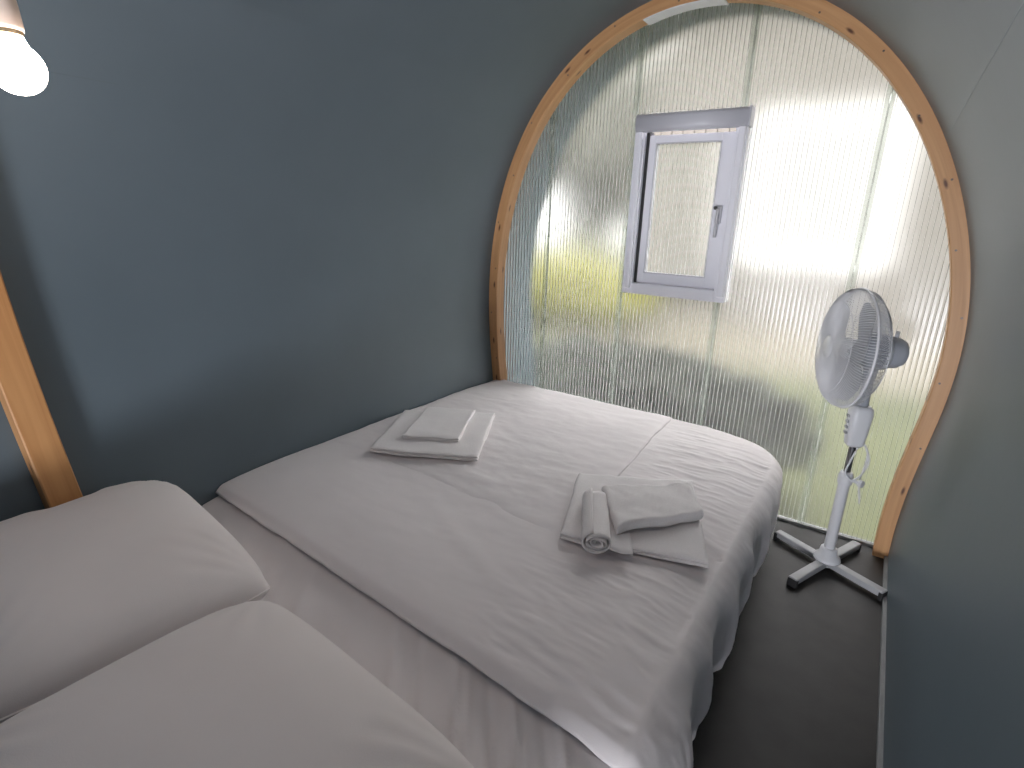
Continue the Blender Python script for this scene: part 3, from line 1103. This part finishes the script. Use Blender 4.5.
bm = bmesh.new(); lathe(bm, [(0, 0.01), (0.024, 0.01), (0.024, 0.032), (0, 0.032)], 28)
link('base_hub', bm, M['fan_metal'], fan)
bm = bmesh.new(); lathe(bm, [(0, 0.06), (0.0175, 0.06), (0.0175, 0.335), (0, 0.335)], 28)
link('lower_pole', bm, M['fan_white'], fan, smooth=False)
bm = bmesh.new(); lathe(bm, [(0, 0.325), (0.0215, 0.325), (0.0225, 0.332), (0.0225, 0.352), (0.018, 0.366), (0.0115, 0.368), (0, 0.368)], 28)
cl = link('height_collar', bm, M['fan_white'], fan, smooth=False)
bm = bmesh.new(); lathe(bm, [(0, 0), (0.006, 0), (0.006, 0.022), (0.012, 0.024), (0.012, 0.036), (0, 0.037)], 14, Matrix.Translation((0.018, -0.008, 0.345)) @ Matrix.Rotation(PI / 2, 4, 'Y') @ Matrix.Rotation(0.5, 4, 'X'))
link('knob', bm, M['fan_white'], cl)
bm = bmesh.new(); lathe(bm, [(0, 0.34), (0.0105, 0.34), (0.0105, 0.50), (0, 0.50)], 22)
link('upper_pole', bm, M['chrome'], fan, smooth=False)
# control box and neck
bm = bmesh.new()
rows = []
for z, hx, hy in ((0.462, 0.021, 0.020), (0.470, 0.026, 0.025), (0.520, 0.030, 0.029), (0.575, 0.033, 0.031), (0.592, 0.030, 0.029), (0.600, 0.022, 0.022)):
    rows.append([bm.verts.new((hx * math.copysign(abs(math.cos(a)) ** 0.55, math.cos(a)), hy * math.copysign(abs(math.sin(a)) ** 0.55, math.sin(a)), z)) for a in [2 * PI * (k + 0.5) / 28 for k in range(28)]])
for A, B in zip(rows, rows[1:]):
    for k in range(28):
        f = bm.faces.new((A[k], A[(k + 1) % 28], B[(k + 1) % 28], B[k])); f.smooth = True
bm.faces.new(rows[0]); bm.faces.new(rows[-1])
HN = Vector((-0.925, -0.375, 0.03)).normalized()     # the way the fan faces
hz = math.atan2(HN.y, HN.x)
cb = link('control_box', bm, M['fan_white'], fan)
cb.rotation_euler = (0, 0, hz)
bm2 = bpy.data.meshes.new('button')
bm = bmesh.new(); box(bm, 0.0, 0.006, -0.010, 0.010, -0.0045, 0.0045, 0.0015)
bm.to_mesh(bm2); bm.free(); bm2.materials.append(M['button'])
for q in range(4):
    o = bpy.data.objects.new('button', bm2); C.objects.link(o); o.parent = cb
    o.location = (0.0285 + 0.0006 * q, 0, 0.505 + 0.019 * q)
bm = bmesh.new()
lathe(bm, [(0, 0.598), (0.017, 0.598), (0.015, 0.66), (0.020, 0.72), (0.022, 0.76), (0, 0.76)], 22)
link('neck', bm, M['fan_grey'], fan, smooth=True)
# head: local +Z points where the fan blows
HC = Vector((-0.066, -0.028, 0.780))
Q = HN.to_track_quat('Z', 'Y').to_matrix().to_4x4()
HM = Matrix.Translation(HC) @ Q
def headpart(name, bm, mat, parent=fan, smooth=True, **k):
    bmesh.ops.transform(bm, matrix=HM, verts=bm.verts)
    return link(name, bm, mat, parent, smooth=smooth, **k)
GR = 0.184
bm = bmesh.new()
lathe(bm, [(0, -0.158), (0.022, -0.156), (0.038, -0.148), (0.047, -0.132), (0.050, -0.105), (0.056, -0.075), (0.058, -0.055), (0.050, -0.045), (0, -0.045)], 36)
mo = headpart('motor_housing', bm, M['fan_grey'])
bm = bmesh.new(); lathe(bm, [(0.053, -0.100), (0.0555, -0.100), (0.0575, -0.085), (0.055, -0.085)], 36)
headpart('trim_ring', bm, M['fan_white'], mo)
bm = bmesh.new(); tube(bm, [(0, 0.046, -0.120), (0, 0.066, -0.120)], 0.006, 12)
headpart('oscillation_knob', bm, M['fan_white'], mo)
def grille_prof(front):
    # (radius, depth)
    if front:
        return [(0.030, 0.062), (0.06, 0.062), (0.10, 0.059), (0.14, 0.050), (0.168, 0.036), (0.182, 0.018), (GR, 0.0)]
    return [(0.052, -0.062), (0.08, -0.062), (0.11, -0.059), (0.15, -0.048), (0.176, -0.028), (GR, 0.0)]
def grille(front, nw):
    bm = bmesh.new()
    pf = grille_prof(front)
    for k in range(nw):
        a0 = 2 * PI * k / nw
        pts = []
        for r, z in pf:
            a = a0 + (0.30 * (GR - r) / GR if front else -0.25 * (GR - r) / GR)
            pts.append((r * math.cos(a), r * math.sin(a), z))
        tube(bm, pts, 0.0012, 4, cap=False)
    for r, z in (pf[0], pf[3]):
        tube(bm, [(r * math.cos(2 * PI * k / 48), r * math.sin(2 * PI * k / 48), z - 0.001) for k in range(48)], 0.0014, 6, closed=True)
    return bm
headpart('front_grille', grille(True, 140), M['wire'])
headpart('rear_grille', grille(False, 84), M['wire'])
bm = bmesh.new()
tube(bm, [(GR * math.cos(2 * PI * k / 72), GR * math.sin(2 * PI * k / 72), 0) for k in range(72)], 0.0042, 8, closed=True)
headpart('grille_rim', bm, M['fan_white'])
bm = bmesh.new(); lathe(bm, [(0, 0.068), (0.030, 0.067), (0.036, 0.063), (0.036, 0.058), (0, 0.058)], 36)
headpart('badge', bm, M['fan_white'])
bm = bmesh.new(); lathe(bm, [(0, -0.020), (0.030, -0.020), (0.033, 0.010), (0.022, 0.028), (0, 0.032)], 32)
headpart('blade_hub', bm, M['fan_white'])
bm = bmesh.new(); tube(bm, [(0, 0, -0.05), (0, 0, -0.015)], 0.006, 12)
headpart('shaft', bm, M['chrome'])
for b in range(3):
    bm = bmesh.new()
    nr, na = 14, 12
    rows = []
    for i in range(nr):
        t = i / (nr - 1)
        r = 0.026 + (0.163 - 0.026) * t
        half = (0.45 + 0.58 * math.sin(PI * min(1.0, t * 0.86 + 0.08)) ** 0.8) * (1.0 if t < 0.85 else math.sqrt(max(0.05, 1 - ((t - 0.85) / 0.16) ** 2)))
        row = []
        for q in range(na):
            s = -1 + 2 * q / (na - 1)
            a = 2 * PI * b / 3 + 0.62 + half * s + 0.12 * t
            z = -0.018 * s * (0.9 - 0.35 * t) + 0.004 * s * s
            row.append(bm.verts.new((r * math.cos(a), r * math.sin(a), z)))
        rows.append(row)
    for A, B in zip(rows, rows[1:]):
        for q in range(na - 1):
            bm.faces.new((A[q], A[q + 1], B[q + 1], B[q]))
    bmesh.ops.solidify(bm, geom=list(bm.faces), thickness=0.0016)
    headpart('blade', bm, M['blade'])
# mains cord looping from the control box to the floor behind
bm = bmesh.new()
cpts = [(0.026, 0.004, 0.475), (0.040, 0.006, 0.455), (0.052, 0.008, 0.415), (0.044, 0.004, 0.375), (0.020, -0.022, 0.350), (-0.004, -0.024, 0.372), (0.002, -0.020, 0.410), (0.012, -0.016, 0.455), (0.024, 0.0, 0.478)]
def smooth_pts(p, k=6):
    p = [Vector(q) for q in p]
    out = []
    for i in range(len(p) - 1):
        a, b, c, d = p[max(i - 1, 0)], p[i], p[i + 1], p[min(i + 2, len(p) - 1)]
        for s in range(k):
            t = s / k
            out.append(0.5 * ((2 * b) + (c - a) * t + (2 * a - 5 * b + 4 * c - d) * t * t + (3 * b - a - 3 * c + d) * t ** 3))
    out.append(p[-1])
    return out
tube(bm, smooth_pts(cpts), 0.0028, 8)
link('mains_cord', bm, M['fan_white'], fan, smooth=True)
bm = bmesh.new()
tube(bm, smooth_pts([(0.026, 0.004, 0.475), (0.046, 0.010, 0.430), (0.040, 0.012, 0.34), (0.050, 0.010, 0.285), (0.053, 0.010, 0.262)]), 0.0028, 8)
link('plug_lead', bm, M['fan_white'], fan, smooth=True)

# ------------------------------------------------------------------ outside: garden seen blurred through the sheets
bm = bmesh.new()
box(bm, -30, 30, -30, 40, -0.55, -0.30)
link('ground', bm, M['grass'], kind='structure', label='lawn outside beyond the translucent wall', cat='lawn')
def shrub(loc, rx, ry, rz_, mat, label, seed):
    bm = bmesh.new()
    bmesh.ops.create_icosphere(bm, subdivisions=5, radius=1.0)
    for v in bm.verts:
        p = v.co.normalized()
        k = 1 + 0.18 * fbm(p.x * 2 + seed, p.y * 2, p.z * 2) + 0.10 * fbm(p.x * 9, p.y * 9 + seed, p.z * 9)
        v.co = Vector((p.x * rx * k, p.y * ry * k, max(-0.98 * rz_, p.z * rz_ * k)))
    e = empty('garden_shrub', loc, label=label, cat='shrub', group='shrubs outside')
    o = link('foliage', bm, mat, e, smooth=False)
    o.location.z = rz_ * 0.98
    return e
shrub((-3.85, 6.1, -0.30), 1.5, 0.7, 0.47, M['leaf_lime'], 'lime green shrub blurred through the sheet left of the window', 1.0)
shrub((-1.20, 2.95, -0.30), 1.00, 0.26, 0.35, M['leaf_dark'], 'dark green shrub blurred low behind the foot of the bed', 4.0)
# a tree at the left
tree = empty('garden_tree', (-6.9, 12.8, -0.30), label='grey-green tree blurred through the upper left of the translucent wall', cat='tree')
bm = bmesh.new()
bmesh.ops.create_icosphere(bm, subdivisions=5, radius=1.0)
for v in bm.verts:
    q = v.co.normalized()
    k = 1 + 0.22 * fbm(q.x * 2, q.y * 2, q.z * 2 + 3) + 0.12 * fbm(q.x * 8, q.y * 8, q.z * 8)
    v.co = Vector((q.x * 2.6 * k, q.y * 2.2 * k, 3.4 + q.z * 2.3 * k))
link('crown', bm, M['leaf_grey'], tree)
bm = bmesh.new()
tube(bm, [(0, 0, 0), (0.05, 0, 1.0), (0.0, 0.05, 2.2), (0.1, 0, 3.4)], [0.20, 0.15, 0.13, 0.08], 12)
link('trunk', bm, M['fence'], tree, smooth=True)
# pale neighbouring cabin across a gravel yard
bm = bmesh.new()
box(bm, -3.9, 3.2, 5.3, 8.6, -0.33, -0.285)
link('gravel_yard', bm, M['gravel'], kind='structure', label='beige gravel yard outside beyond the lawn', cat='yard')
cabin = empty('garden_cabin', (-0.6, 7.6, -0.285), label='beige board cabin blurred beyond the translucent wall', cat='cabin')
fm = bpy.data.meshes.new('board'); bm = bmesh.new(); box(bm, -0.069, 0.069, -0.012, 0.012, 0.0, 4.5, 0.004, seg=1)
bm.to_mesh(fm); bm.free(); fm.materials.append(M['fence'])
for k in range(38):
    o = bpy.data.objects.new('board', fm); C.objects.link(o); o.parent = cabin
    o.location = (-2.7 + 0.145 * k, 0.004 * (k % 2), 0)
bm = bmesh.new(); box(bm, -2.75, 2.75, 0.02, 2.2, 0.0, 4.45)
link('body', bm, M['fence'], cabin)
bm = bmesh.new(); box(bm, -2.95, 2.95, -0.30, 2.4, 4.45, 4.60, 0.01)
link('roof', bm, M['white_board'], cabin)
bm = bmesh.new()  # pale slatted panel, added to imitate a bright patch of sky
rect_frame(bm, -1.15, 0.55, 0.9, 2.75, 0.08, 0.08, 0.08, 0.08, -0.06, -0.012)
sh = link('sky_glow_frame', bm, M['white_board'], cabin)
for q in range(12):
    bm = bmesh.new(); box(bm, -1.08, 0.48, -0.045, -0.016, 0.985 + 0.141 * q, 1.118 + 0.141 * q, 0.004, seg=1)
    link('sky_glow_slat', bm, M['sky_glow'], sh)
